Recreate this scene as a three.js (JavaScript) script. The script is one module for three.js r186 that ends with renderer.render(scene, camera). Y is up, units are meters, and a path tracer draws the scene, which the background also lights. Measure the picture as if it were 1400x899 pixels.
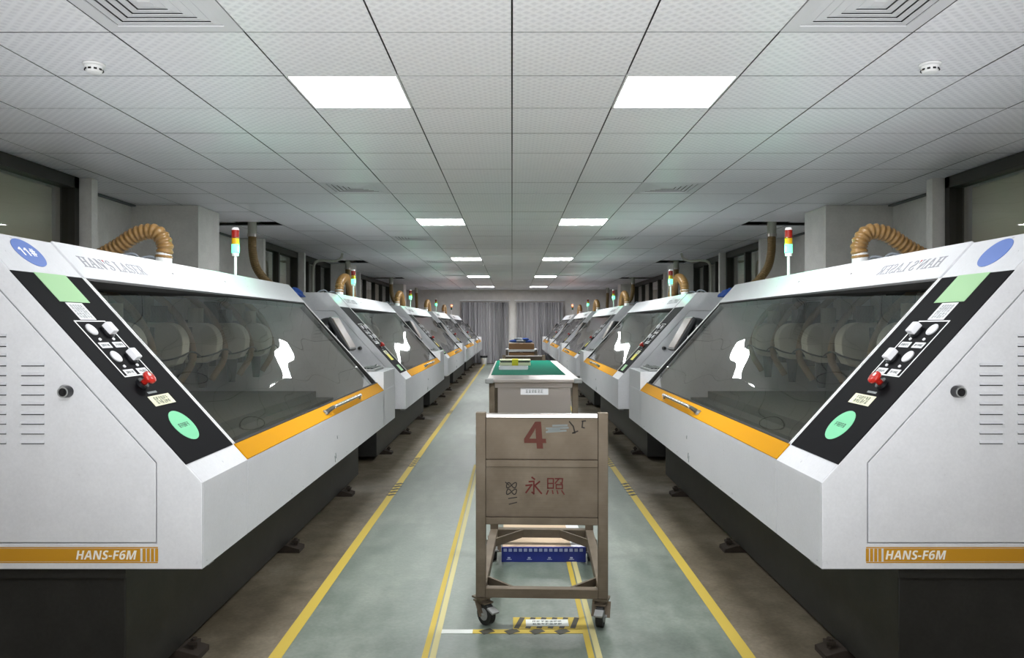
import * as THREE from 'three';
import { mergeGeometries } from 'three/addons/utils/BufferGeometryUtils.js';
import { RoundedBoxGeometry } from 'three/addons/geometries/RoundedBoxGeometry.js';
import { TextGeometry } from 'three/addons/geometries/TextGeometry.js';
import { FontLoader } from 'three/addons/loaders/FontLoader.js';
import { RectAreaLightUniformsLib } from 'three/addons/lights/RectAreaLightUniformsLib.js';

// ---------------------------------------------------------------- camera, light, exposure
RectAreaLightUniformsLib.init();
const renderer = new THREE.WebGLRenderer({ antialias: true });
renderer.toneMapping = THREE.LinearToneMapping;
renderer.toneMappingExposure = 2.75;
renderer.shadowMap.enabled = true;
const scene = new THREE.Scene();
scene.background = new THREE.Color(0x000000);
const FOCAL = 1045, EYE = 1.4, HORIZON = 445;                 // pixels, metres, pixel row
const camera = new THREE.PerspectiveCamera(2 * Math.atan(449.5 / FOCAL) * 180 / Math.PI, 1400 / 899, 0.05, 80);
camera.position.set(0, EYE, 0);
camera.setViewOffset(1400, 899, 0, 449.5 - HORIZON, 1400, 899);
scene.add(camera);
const CEIL = 2.716;                                           // ceiling height
const PANEL_LIGHT = 9.0, PANEL_GLOW = 9.0;                    // ceiling panels: radiance of the area light and of the visible diffuser
const UNSEEN_UPLIGHT = 29;                                           // candela of the unseen lamp behind the viewer that lights the near ceiling
const PANEL_COLOR = new THREE.Color(0.975, 0.99, 1.0);

// ---------------------------------------------------------------- helpers
const V = (x, y, z) => new THREE.Vector3(x, y, z);
let seedState = 7;
const rnd = () => { seedState = (seedState * 1664525 + 1013904223) >>> 0; return seedState / 4294967296; };
const taken = new Map();
function numbered(name) {
  const n = taken.get(name) || 0; taken.set(name, n + 1);
  return n ? `${name}_${String(n).padStart(3, '0')}` : name;
}
function metreUV(g) {                                         // uv in metres by the dominant axis of the normal
  if (g.index) g = g.toNonIndexed();
  if (!g.attributes.normal) g.computeVertexNormals();
  const p = g.attributes.position, n = g.attributes.normal, uv = new Float32Array(p.count * 2);
  for (let i = 0; i < p.count; i += 3) {
    let ax = 0, ay = 0, az = 0;
    for (let k = 0; k < 3; k++) { ax += Math.abs(n.getX(i + k)); ay += Math.abs(n.getY(i + k)); az += Math.abs(n.getZ(i + k)); }
    for (let k = 0; k < 3; k++) {
      const x = p.getX(i + k), y = p.getY(i + k), z = p.getZ(i + k);
      let u, v;
      if (az >= ax && az >= ay) { u = x; v = y; } else if (ay >= ax) { u = x; v = z; } else { u = z; v = y; }
      uv[2 * (i + k)] = u; uv[2 * (i + k) + 1] = v;
    }
  }
  g.setAttribute('uv', new THREE.BufferAttribute(uv, 2));
  return g;
}
function clean(g) {
  for (const k of Object.keys(g.attributes)) if (!['position', 'normal', 'uv', 'color'].includes(k)) g.deleteAttribute(k);
  g.morphAttributes = {};
  return g;
}
const own = (g) => { g.userData.ownUV = true; return g; };    // keep this geometry's own uv
function merge(list) {
  list = (Array.isArray(list) ? list : [list]).flat(9);
  const l = list.map((g) => clean(g.userData.ownUV ? (g.index ? g.toNonIndexed() : g) : metreUV(g)));
  return l.length === 1 ? l[0] : mergeGeometries(l, false);
}
function flip(g) {                                            // reverse the winding (after mirroring)
  for (const k of Object.keys(g.attributes)) {
    const a = g.attributes[k], s = a.itemSize;
    for (let i = 0; i < a.count; i += 3) for (let c = 0; c < s; c++) {
      const t = a.array[(i + 1) * s + c]; a.array[(i + 1) * s + c] = a.array[(i + 2) * s + c]; a.array[(i + 2) * s + c] = t;
    }
  }
  return g;
}
let MIRROR = false, ORIGIN = null;                            // while a machine is being built
function part(name, geos, mat, parent, label) {
  const g = merge(geos);
  if (ORIGIN) g.translate(-ORIGIN.x, -ORIGIN.y, -ORIGIN.z);
  if (MIRROR) { g.scale(-1, 1, 1); flip(g); }
  const m = new THREE.Mesh(g, mat);
  m.name = name; m.castShadow = m.receiveShadow = true;
  if (label) m.userData.label = label;
  if (parent) parent.add(m);
  return m;
}
function sub(name, parent) { const g = new THREE.Group(); g.name = name; parent.add(g); return g; }
function tag(o, label, category, group, kind) {
  o.userData.label = label; o.userData.category = category;
  if (group) o.userData.group = group;
  if (kind) o.userData.kind = kind;
  return o;
}
function thing(name, pos, label, category, group, kind) {
  const g = new THREE.Group(); g.name = numbered(name); g.position.copy(pos); scene.add(g);
  return tag(g, label, category, group, kind);
}
function one(name, geos, mat, label, category, group, kind) { // a top-level thing that is one mesh
  const m = part(numbered(name), geos, mat, scene);
  m.geometry.computeBoundingBox();
  const b = m.geometry.boundingBox, c = b.getCenter(V()); c.y = b.min.y;
  m.geometry.translate(-c.x, -c.y, -c.z); m.position.copy(c);
  return tag(m, label, category, group, kind);
}
// axis-aligned box between x, y and depth limits (depth d is distance in front of the camera: z = -d)
function bx(x0, x1, y0, y1, d0, d1, r = 0) {
  const w = Math.abs(x1 - x0), h = Math.abs(y1 - y0), t = Math.abs(d1 - d0);
  const g = r ? new RoundedBoxGeometry(w, h, t, 2, Math.min(r, w / 2.01, h / 2.01, t / 2.01)) : new THREE.BoxGeometry(w, h, t);
  return g.translate((x0 + x1) / 2, (y0 + y1) / 2, -(d0 + d1) / 2);
}
function cyl(a, b, r0, r1 = r0, seg = 20) {                   // cylinder from point a to point b
  const d = b.clone().sub(a), g = new THREE.CylinderGeometry(r1, r0, d.length(), seg);
  g.applyQuaternion(new THREE.Quaternion().setFromUnitVectors(V(0, 1, 0), d.clone().normalize()));
  return g.translate((a.x + b.x) / 2, (a.y + b.y) / 2, (a.z + b.z) / 2);
}
function bar(a, b, w, h, up = V(0, 1, 0)) {                   // square bar between two points
  const d = b.clone().sub(a), L = d.length(); d.normalize();
  const s = V().crossVectors(up, d).normalize(), u = V().crossVectors(d, s);
  const g = new THREE.BoxGeometry(w, h, L);
  g.applyMatrix4(new THREE.Matrix4().makeBasis(s, u, d));
  return g.translate((a.x + b.x) / 2, (a.y + b.y) / 2, (a.z + b.z) / 2);
}
function prism(pts, d0, d1, bevel = 0, holes) {               // polygon in x, y pushed from depth d0 to depth d1
  const s = new THREE.Shape(pts.map(([x, y]) => new THREE.Vector2(x, y)));
  if (holes) for (const h of holes) s.holes.push(new THREE.Path(h.map(([x, y]) => new THREE.Vector2(x, y))));
  const g = new THREE.ExtrudeGeometry(s, { depth: Math.abs(d1 - d0) - 2 * bevel, bevelEnabled: bevel > 0, bevelSize: bevel, bevelThickness: bevel, bevelOffset: -bevel, bevelSegments: 2, curveSegments: 16 });
  return g.translate(0, 0, -Math.max(d0, d1) + bevel);
}
function sweep(points, rad, seg, radial = 14, closedEnds = true) {   // tube with a radius that may vary along it
  const c = new THREE.CatmullRomCurve3(points, false, 'centripetal'), f = c.computeFrenetFrames(seg, false);
  const pos = [], idx = [], uv = [];
  for (let i = 0; i <= seg; i++) {
    const t = i / seg, p = c.getPointAt(t), r = typeof rad === 'function' ? rad(t, i) : rad;
    for (let j = 0; j <= radial; j++) {
      const a = j / radial * Math.PI * 2, cx = Math.cos(a) * r, cy = Math.sin(a) * r;
      pos.push(p.x + f.normals[i].x * cx + f.binormals[i].x * cy, p.y + f.normals[i].y * cx + f.binormals[i].y * cy, p.z + f.normals[i].z * cx + f.binormals[i].z * cy);
      uv.push(j / radial, t);
    }
  }
  const w = radial + 1;
  for (let i = 0; i < seg; i++) for (let j = 0; j < radial; j++) {
    const a = i * w + j, b = a + w; idx.push(a, a + 1, b, b, a + 1, b + 1);
  }
  if (closedEnds) for (const i of [0, seg]) {
    const p = c.getPointAt(i / seg), k = pos.length / 3; pos.push(p.x, p.y, p.z); uv.push(0, 0);
    for (let j = 0; j < radial; j++) i ? idx.push(k, i * w + j, i * w + j + 1) : idx.push(k, j + 1, j);
  }
  const g = new THREE.BufferGeometry();
  g.setAttribute('position', new THREE.Float32BufferAttribute(pos, 3)); g.setAttribute('uv', new THREE.Float32BufferAttribute(uv, 2));
  g.setIndex(idx); g.computeVertexNormals();
  return own(g);
}
// pen strokes: list of polylines in the xy plane, each a chain of thin flat bars
function strokes(list, width, thick = 0.0006) {
  const out = [];
  for (const line of list) for (let i = 0; i + 1 < line.length; i++) {
    const [x0, y0] = line[i], [x1, y1] = line[i + 1], L = Math.hypot(x1 - x0, y1 - y0);
    const g = new THREE.BoxGeometry(L + width * 0.8, width, thick);
    g.rotateZ(Math.atan2(y1 - y0, x1 - x0)); g.translate((x0 + x1) / 2, (y0 + y1) / 2, thick / 2);
    out.push(g);
  }
  return out;
}
const scaled = (list, sx, sy, ox, oy) => list.map((l) => l.map(([x, y]) => [x * sx + ox, y * sy + oy]));

// ---------------------------------------------------------------- textures
function noiseField(size, cells, seed) {                      // tileable value noise
  let st = seed >>> 0; const r = () => { st = (st * 1664525 + 1013904223) >>> 0; return st / 4294967296; };
  const cx = Array.isArray(cells) ? cells[0] : cells, cy = Array.isArray(cells) ? cells[1] : cells;
  const lat = new Float32Array(cx * cy); for (let i = 0; i < lat.length; i++) lat[i] = r();
  const f = new Float32Array(size * size), sm = (t) => t * t * (3 - 2 * t);
  for (let y = 0; y < size; y++) for (let x = 0; x < size; x++) {
    const gx = x / size * cx, gy = y / size * cy, ix = Math.floor(gx), iy = Math.floor(gy), tx = sm(gx - ix), ty = sm(gy - iy);
    const a = lat[iy % cy * cx + ix % cx], b = lat[iy % cy * cx + (ix + 1) % cx], c = lat[(iy + 1) % cy * cx + ix % cx], d = lat[(iy + 1) % cy * cx + (ix + 1) % cx];
    f[y * size + x] = (a + (b - a) * tx) * (1 - ty) + (c + (d - c) * tx) * ty;
  }
  return f;
}
function dataTexture(size, fn, srgb = true, rep = 1) {        // fn(i, x, y) gives [r, g, b] from 0 to 255
  const d = new Uint8Array(size * size * 4);
  for (let y = 0; y < size; y++) for (let x = 0; x < size; x++) {
    const i = y * size + x, c = fn(i, x, y);
    d[4 * i] = c[0]; d[4 * i + 1] = c[1]; d[4 * i + 2] = c[2]; d[4 * i + 3] = 255;
  }
  const t = new THREE.DataTexture(d, size, size);
  t.magFilter = THREE.LinearFilter; t.minFilter = THREE.LinearMipmapLinearFilter; t.generateMipmaps = true;
  t.wrapS = t.wrapT = THREE.RepeatWrapping; t.repeat.set(rep, rep);
  if (srgb) t.colorSpace = THREE.SRGBColorSpace;
  t.needsUpdate = true;
  return t;
}
const clamp = (v) => Math.max(0, Math.min(255, v));
const N = { a: noiseField(512, 6, 11), b: noiseField(512, 24, 5), c: noiseField(512, 128, 3), d: noiseField(512, 256, 9), sx: noiseField(512, [3, 256], 21), sy: noiseField(512, [40, 6], 31) };
const tone = (base, aa, bb, cc, dd) => (i) => {
  const v = (N.a[i] - 0.5) * aa + (N.b[i] - 0.5) * bb + (N.c[i] - 0.5) * cc + (N.d[i] - 0.5) * dd;
  return base.map((c) => clamp(c + v));
};
const paintTex = dataTexture(512, tone([212, 213, 217], 4, 4, 4, 5), true, 0.8);
const paintRough = dataTexture(512, (i) => { const v = clamp(105 + (N.b[i] - 0.5) * 40 + (N.c[i] - 0.5) * 30); return [v, v, v]; }, false, 0.8);
const greenFloor = dataTexture(512, (i) => {
  const v = (N.a[i] - 0.5) * 20 + (N.b[i] - 0.5) * 16 + (N.c[i] - 0.5) * 10 + (N.d[i] - 0.5) * 10 + (N.sy[i] - 0.5) * 12;
  return [clamp(111 + v * 1.1), clamp(120 + v), clamp(111 + v)];
}, true, 0.45);
const floorRough = dataTexture(512, (i) => { const v = clamp(128 + (N.a[i] - 0.5) * 26 + (N.b[i] - 0.5) * 22 + (N.c[i] - 0.5) * 14); return [v, v, v]; }, false, 0.45);
const brownFloor = dataTexture(512, (i) => {
  const v = (N.a[i] - 0.5) * 26 + (N.b[i] - 0.5) * 22 + (N.c[i] - 0.5) * 12 + (N.d[i] - 0.5) * 12;
  return [clamp(108 + v), clamp(99 + v), clamp(83 + v)];
}, true, 0.5);
const plaster = dataTexture(512, tone([232, 228, 224], 8, 8, 6, 5), true, 0.5);
const steelTex = dataTexture(512, (i) => { const v = (N.sx[i] - 0.5) * 9 + (N.a[i] - 0.5) * 16 + (N.b[i] - 0.5) * 8; return [clamp(112 + v), clamp(101 + v), clamp(87 + v)]; }, true, 2.5);
const steelRough = dataTexture(512, (i) => { const v = clamp(158 + (N.sx[i] - 0.5) * 24 + (N.b[i] - 0.5) * 18); return [v, v, v]; }, false, 2.5);
const darkSteel = dataTexture(512, tone([36, 36, 34], 9, 8, 5, 5), true, 0.7);
const tileTex = dataTexture(512, (i, x, y) => {               // embossed lattice of small squares, lighter ribs between
  const n = 10, u = (x / 512 * n), v = (y / 512 * n), a = u + v, b = u - v;
  const fa = Math.abs(a - Math.floor(a) - 0.5), fb = Math.abs(b - Math.floor(b) - 0.5);
  const e = Math.min(1, Math.max(0, (0.38 - Math.max(fa, fb)) * 5));
  const w = (N.d[i] - 0.5) * 5 + (N.b[i] - 0.5) * 4;
  return [clamp(246 - 15 * e + w), clamp(246 - 15 * e + w), clamp(250 - 14 * e + w)];
});
const tileBump = dataTexture(512, (i, x, y) => {
  const n = 10, u = (x / 512 * n), v = (y / 512 * n), a = u + v, b = u - v;
  const fa = Math.abs(a - Math.floor(a) - 0.5), fb = Math.abs(b - Math.floor(b) - 0.5);
  const e = Math.min(1, Math.max(0, (0.38 - Math.max(fa, fb)) * 5)), q = 220 - 150 * e;
  return [q, q, q];
}, false);

// ---------------------------------------------------------------- materials
const std = (o) => new THREE.MeshStandardMaterial(o), phys = (o) => new THREE.MeshPhysicalMaterial(o);
const M = {
  paint: std({ map: paintTex, roughnessMap: paintRough, roughness: 0.9, metalness: 0 }),
  panelBlack: phys({ color: 0x0e0e11, roughness: 0.7, specularIntensity: 0.1 }),
  trimWhite: std({ color: 0xeeeeee, roughness: 0.5 }),
  gapBlack: std({ color: 0x0c0c0d, roughness: 0.7 }),
  yellow: phys({ color: 0xc38900, roughness: 0.6, specularIntensity: 0.12 }),
  stripe: std({ color: 0xc08a18, roughness: 0.5 }),
  stripeText: std({ color: 0xeeebe4, roughness: 0.6 }),
  letters: std({ color: 0x8e8f95, roughness: 0.5 }),
  redDot: std({ color: 0xb03038, roughness: 0.5 }),
  badge: std({ color: 0x4f6fb8, roughness: 0.5 }),
  greenPaper: std({ color: 0x9dc796, roughness: 0.75 }),
  greenSticker: std({ color: 0x6fcf9a, roughness: 0.5 }),
  paper: std({ color: 0xe6e6ea, roughness: 0.8 }),
  cream: std({ color: 0xe9e8c8, roughness: 0.7 }),
  ink: std({ color: 0x3c4a44, roughness: 0.8 }),
  inkRed: std({ color: 0x5e211d, roughness: 0.8 }),
  fourRed: std({ color: 0x55200f, roughness: 0.7 }),
  inkBlack: std({ color: 0x26221f, roughness: 0.8 }),
  inkGrey: std({ color: 0x7d8484, roughness: 0.7 }),
  redPlastic: phys({ color: 0xc42a22, roughness: 0.28, clearcoat: 0.4 }),
  blackPlastic: std({ color: 0x1b1b1e, roughness: 0.35 }),
  blackRubber: std({ color: 0x1c1c1c, roughness: 0.7 }),
  chrome: std({ color: 0xc8c6c2, metalness: 1, roughness: 0.18 }),
  base: std({ map: darkSteel, roughness: 0.5, metalness: 0.1 }),
  rust: std({ color: 0x30271f, roughness: 0.8 }),
  glass: phys({ color: new THREE.Color(0.56, 0.55, 0.52), roughness: 0.02, transmission: 1, thickness: 0, ior: 1.5 }),
  clearGlass: phys({ color: new THREE.Color(0.93, 0.93, 0.91), roughness: 0.01, transmission: 1, thickness: 0, ior: 1.5 }),
  inside: std({ color: 0x55554f, roughness: 0.7 }),
  insideDark: std({ color: 0x33332f, roughness: 0.7 }),
  spindle: std({ color: 0xd6d6c6, roughness: 0.5 }),
  hose: phys({ color: 0x94703e, roughness: 0.32, clearcoat: 0.3 }),
  hoseDull: std({ color: 0x786038, roughness: 0.5 }),
  pipeGrey: std({ color: 0xa8a89c, roughness: 0.5 }),
  cableGrey: std({ color: 0x8a9098, roughness: 0.5 }),
  tile: std({ map: tileTex, vertexColors: true, bumpMap: tileBump, bumpScale: 0.0012, roughness: 0.42 }),
  voidDark: std({ color: 0x2c2b29, roughness: 0.9 }),
  gridGrey: std({ color: 0x6d6e70, roughness: 0.6 }),
  wall: std({ map: plaster, roughness: 0.8 }),
  olive: std({ color: 0xc6c1aa, roughness: 0.75 }),
  blindBeige: std({ color: 0xbfb6a2, roughness: 0.8 }),
  frameDark: std({ color: 0x2f2c27, roughness: 0.5 }),
  panelFrame: std({ color: 0xe8e8e8, roughness: 0.5 }),
  ventWhite: std({ color: 0xdcdce0, roughness: 0.5 }),
  floorGreen: std({ map: greenFloor, roughnessMap: floorRough, roughness: 0.85 }),
  floorBrown: std({ map: brownFloor, roughnessMap: floorRough, roughness: 1.0 }),
  tapeYellow: std({ color: 0xb8a03a, roughness: 0.6 }),
  tapePale: std({ color: 0xbcb27c, roughness: 0.6 }),
  tapeBlack: std({ color: 0x37362c, roughness: 0.6 }),
  tapeWhite: std({ color: 0xd8dcd6, roughness: 0.6 }),
  steel: std({ map: steelTex, roughnessMap: steelRough, metalness: 0.6, roughness: 1.0 }),
  steelBright: std({ color: 0xb5aeaa, metalness: 0.9, roughness: 0.32 }),
  mat: phys({ color: 0x08705a, roughness: 0.9, specularIntensity: 0.2 }),
  carton: std({ color: 0xcdb59a, roughness: 0.8 }),
  cartonDark: std({ color: 0x94704e, roughness: 0.8 }),
  blue: std({ color: 0x1c2f8e, roughness: 0.5 }),
  bluePrint: std({ color: 0xa9b4dc, roughness: 0.6 }),
  blueCloth: std({ color: 0x2b4f9c, roughness: 0.9 }),
  curtain: phys({ color: 0xa3a1a4, roughness: 0.75, sheen: 0.4, sheenRoughness: 0.5 }),
  screen: std({ color: 0x7d6f66, roughness: 0.3 }),  // brown tone of what the switched-off screen reflects is put into its colour
  greyPlastic: std({ color: 0x8b8d8c, roughness: 0.5 }),
  yellowSticker: std({ color: 0xe3d326, roughness: 0.5 }),
  lensRed: phys({ color: 0x8c1a14, roughness: 0.25, clearcoat: 0.4 }),
  lensYellow: phys({ color: 0xc79a12, roughness: 0.25, clearcoat: 0.4 }),
  lensGreenOff: phys({ color: 0x2d6a45, roughness: 0.25, clearcoat: 0.4 }),
  lensGreenOn: std({ color: 0x6fc9a0, emissive: new THREE.Color(0.1, 0.8, 0.34), emissiveIntensity: 1.0, roughness: 0.3 }),
  lensRedOn: std({ color: 0xf0a090, emissive: new THREE.Color(1.0, 0.2, 0.1), emissiveIntensity: 1.4, roughness: 0.3 }),
  unseenUplightGlass: std({ color: 0xffffff, emissive: PANEL_COLOR, emissiveIntensity: 3, roughness: 0.4 }),
  glow: std({ color: 0xffffff, emissive: PANEL_COLOR, emissiveIntensity: PANEL_GLOW, roughness: 0.6 }),
};
const font = await new FontLoader().loadAsync('fonts/droid/droid_sans_bold.typeface.json');
const fontSerif = await new FontLoader().loadAsync('fonts/droid/droid_serif_bold.typeface.json');
function text(str, size, thick, f = font) {                   // text in the xy plane, its lower left corner at the origin
  const g = new TextGeometry(str, { font: f, size, depth: thick, curveSegments: 4, bevelEnabled: false });
  g.computeBoundingBox(); g.translate(-g.boundingBox.min.x, -g.boundingBox.min.y, 0);
  return g;
}
const widthOf = (g) => { g.computeBoundingBox(); return g.boundingBox.max.x - g.boundingBox.min.x; };

// ---------------------------------------------------------------- the setting
const BACK = -3.2, END = 28.4, WX = 4.15;
const st = (name, geos, mat, label, category) => one(name, geos, mat, label, category, null, 'structure');
st('floor', bx(-1.0, 1.0, -0.12, 0, BACK, END), M.floorGreen, 'glossy green epoxy walkway between the two yellow floor lines', 'floor');
st('floor', bx(-WX - 0.15, -1.0, -0.12, 0, BACK, END), M.floorBrown, 'brown grey floor under the machine row with the readable lettering', 'floor');
st('floor', bx(1.0, WX + 0.15, -0.12, 0, BACK, END), M.floorBrown, 'brown grey floor under the machine row with the mirrored lettering', 'floor');
st('wall_left', bx(-WX - 0.15, -WX, 0, 3.1, BACK, END), M.wall, 'grey plaster wall behind the machine row with readable lettering', 'wall');
st('wall_right', bx(WX, WX + 0.15, 0, 3.1, BACK, END), M.wall, 'grey plaster wall behind the machine row with mirrored lettering', 'wall');
st('wall_back', bx(-WX - 0.15, WX + 0.15, -0.12, 3.1, END, END + 0.15), M.wall, 'grey plaster end wall behind the two grey curtains', 'wall');
st('wall_front', bx(-WX - 0.15, WX + 0.15, -0.12, 3.1, BACK - 0.15, BACK), M.wall, 'plain grey plaster wall closing the near end of the hall', 'wall');
st('ceiling_slab', bx(-WX - 0.15, WX + 0.15, 3.1, 3.25, BACK - 0.15, END + 0.15), M.voidDark, 'dark slab above the hung ceiling tiles', 'ceiling');

// hung ceiling: one board for each tile of the grid
const ceiling = thing('ceiling', V(0, CEIL, 0), 'hung ceiling of square white boards with an embossed lattice', 'ceiling', null, 'structure');
const PITCH = 0.6, G0 = 4.03 - 0.6 * 15;                      // first row of the grid
const lightRows = [-1.37, 4.03, 9.43, 14.83, 20.23, 25.63], ventRows = [2.83, 7.03, 11.23, 15.43, 19.63];
const tileGeo = (() => {
  const g = new THREE.BoxGeometry(0.592, 0.012, 0.5935).toNonIndexed(), p = g.attributes.position, uv = new Float32Array(p.count * 2);
  for (let i = 0; i < p.count; i++) { uv[2 * i] = p.getX(i) / 0.592 + 0.5; uv[2 * i + 1] = p.getZ(i) / 0.592 + 0.5; }
  g.setAttribute('uv', new THREE.BufferAttribute(uv, 2)); g.translate(0, 0.006, 0);
  const col = new Float32Array(p.count * 3), n = g.attributes.normal;       // painted face, edges coloured dark so the joints read dark
  for (let i = 0; i < p.count; i++) col.fill(Math.abs(n.getY(i)) > 0.5 ? 1 : 0.1, 3 * i, 3 * i + 3);
  g.setAttribute('color', new THREE.BufferAttribute(col, 3));
  return own(g);
})();
const far = [];
let tileCount = 0;
for (let row = 0; row < 57; row++) {
  const d0 = G0 + row * PITCH, dc = d0 + PITCH / 2;
  for (let col = -7; col < 7; col++) {
    const xc = (col + 0.5) * PITCH, ax = Math.abs(xc), near = (r) => Math.abs(d0 - r) < 0.05;
    if (Math.abs(ax - 0.9) < 0.05 && lightRows.some(near)) continue;
    if (Math.abs(ax - 1.5) < 0.05 && ventRows.some(near)) continue;
    if (Math.abs(ax - 3.3) < 0.05 && (near(15.43) || near(20.83))) continue;       // open for the dust pipes
    if (Math.abs(ax - 3.9) < 0.05 && near(20.83)) continue;
    if (d0 + PITCH > END || d0 < BACK) continue;
    let g = tileGeo, dz = 0, dy = (rnd() - 0.5) * 0.0016, tx = (rnd() - 0.5) * 0.0016, tz = (rnd() - 0.5) * 0.0016;
    if (Math.abs(ax - 3.3) < 0.05 && near(9.43)) { g = own(tileGeo.clone().scale(1, 1, 0.42)); g.userData.ownUV = true; dz = 0.17; }   // pushed aside for a pipe
    if (Math.abs(ax - 3.9) < 0.05 && near(9.43)) { tx = 0.05; dy = 0.02; }
    if (dc > 2.83 && dc < 15.43 && tileCount < 300) {
      const m = new THREE.Mesh(g, M.tile); m.name = tileCount ? `tile_${String(tileCount).padStart(3, '0')}` : 'tile';
      m.position.set(xc, dy, -(dc - dz)); m.rotation.set(tx, 0, tz); m.castShadow = m.receiveShadow = true;
      ceiling.add(m); tileCount++;
    } else far.push(own(clean(g.clone()).rotateX(tx).rotateZ(tz).translate(xc, dy, -(dc - dz))));
  }
}
const farTiles = part('distant_tiles', far, M.tile, ceiling); farTiles.userData.kind = 'stuff';
// metal edge angle along both walls
for (const s of [-1, 1]) st('trim_' + (s < 0 ? 1 : 2), s < 0 ? bx(-4.15, -4.1, CEIL - 0.02, CEIL - 0.002, BACK, END) : bx(4.1, 4.15, CEIL - 0.02, CEIL - 0.002, BACK, END), M.gridGrey,
  'thin grey ceiling edge angle along the wall behind the ' + (s < 0 ? 'readable' : 'mirrored') + ' lettering', 'trim');

// ceiling light panels
const sideWord = (s) => (s < 0 ? 'readable' : 'mirrored');
const nth = ['first', 'second', 'third', 'fourth', 'fifth', 'sixth'];
for (const s of [-1, 1]) lightRows.forEach((d0, i) => {
  const t = thing('ceiling_light', V(s * 0.9, CEIL, -(d0 + 0.3)), i ? `glowing square ceiling panel, ${i === 5 ? 'nearest the curtains' : nth[5 - i] + ' from the curtains'}, ${sideWord(s)}-lettering side`
    : `glowing square ceiling panel behind the viewer on the side of the ${sideWord(s)} lettering`, 'ceiling light', 'square ceiling light panels');
  part('frame', [bx(-0.297, 0.297, 0.0, 0.03, -0.297, -0.285), bx(-0.297, 0.297, 0.0, 0.03, 0.285, 0.297), bx(-0.297, -0.285, 0, 0.03, -0.285, 0.285), bx(0.285, 0.297, 0, 0.03, -0.285, 0.285),
    bx(-0.297, 0.297, 0.03, 0.04, -0.297, 0.297)], M.panelFrame, t);
  part('diffuser', bx(-0.285, 0.285, 0.006, 0.014, -0.285, 0.285), M.glow, t);
  const l = new THREE.RectAreaLight(PANEL_COLOR, PANEL_LIGHT, 0.57, 0.57);
  l.name = 'panel_glow'; l.position.set(0, 0.002, 0); l.rotation.x = -Math.PI / 2; t.add(l);
});

// square air diffusers
for (const s of [-1, 1]) ventRows.forEach((d0, i) => {
  const t = thing('air_diffuser', V(s * 1.5, CEIL, -(d0 + 0.3)), `square ceiling air diffuser, ${i ? nth[i] + ' from the smoke detector' : 'beside the smoke detector'}, ${sideWord(s)}-lettering side`, 'vent', 'ceiling air diffusers');
  const flat = (h0, h1, y) => [bx(-h0, h0, y, y + 0.006, -h0, -h1), bx(-h0, h0, y, y + 0.006, h1, h0), bx(-h0, -h1, y, y + 0.006, -h1, h1), bx(h1, h0, y, y + 0.006, -h1, h1)];
  part('frame', flat(0.297, 0.235, 0), M.ventWhite, t);
  part('throat', bx(-0.29, 0.29, 0.07, 0.08, -0.29, 0.29), M.gridGrey, t);
  for (let k = 0; k < 5; k++) {
    const h = 0.232 - k * 0.043;
    part('louver_ring', [ringFrustum(h, 0.0365, 0.001, 0.006)], M.ventWhite, t);
  }
  part('center_plate', bx(-0.024, 0.024, 0.0, 0.004, -0.024, 0.024), M.ventWhite, t);
});
function ringFrustum(h, w, y0, y1) {                          // a square skirt, wide at the bottom, with thickness
  const p = [], q = (a, b, c, d) => p.push(...a, ...b, ...c, ...a, ...c, ...d);
  const C = (r, y) => [[-r, y, -r], [r, y, -r], [r, y, r], [-r, y, r]];
  const bo = C(h, y1), bi = C(h - w, y0), to = C(h, y1 + 0.003), ti = C(h - w, y0 + 0.003);
  for (let k = 0; k < 4; k++) { const n = (k + 1) % 4; q(bo[k], bo[n], bi[n], bi[k]); q(bi[k], bi[n], ti[n], ti[k]); q(to[k], to[n], bo[n], bo[k]); q(ti[k], ti[n], to[n], to[k]); }
  const g = new THREE.BufferGeometry(); g.setAttribute('position', new THREE.Float32BufferAttribute(p, 3)); g.computeVertexNormals();
  return g;
}

// smoke detectors
for (const s of [-1, 1]) {
  const t = thing('smoke_detector', V(s * 2.1, CEIL, -3.84), `white round smoke detector on the ceiling beside the air diffuser, ${sideWord(s)}-lettering side`, 'smoke detector', 'smoke detectors');
  part('base', new THREE.LatheGeometry([[0.0, 0], [0.052, 0], [0.053, -0.006], [0.05, -0.016], [0.0, -0.016]].map(([x, y]) => new THREE.Vector2(x, y)), 28), M.trimWhite, t);
  part('cap', new THREE.LatheGeometry([[0.044, -0.016], [0.043, -0.026], [0.036, -0.042], [0.03, -0.048], [0, -0.05]].map(([x, y]) => new THREE.Vector2(x, y)), 28), M.trimWhite, t);
  for (let k = 0; k < 10; k++) {
    const a = k / 10 * Math.PI * 2, g = new THREE.BoxGeometry(0.014, 0.009, 0.004); g.rotateX(-0.4); g.translate(0, -0.033, 0.0415); g.rotateY(a);
    part('slot', g, M.gapBlack, t);
  }
}

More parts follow.
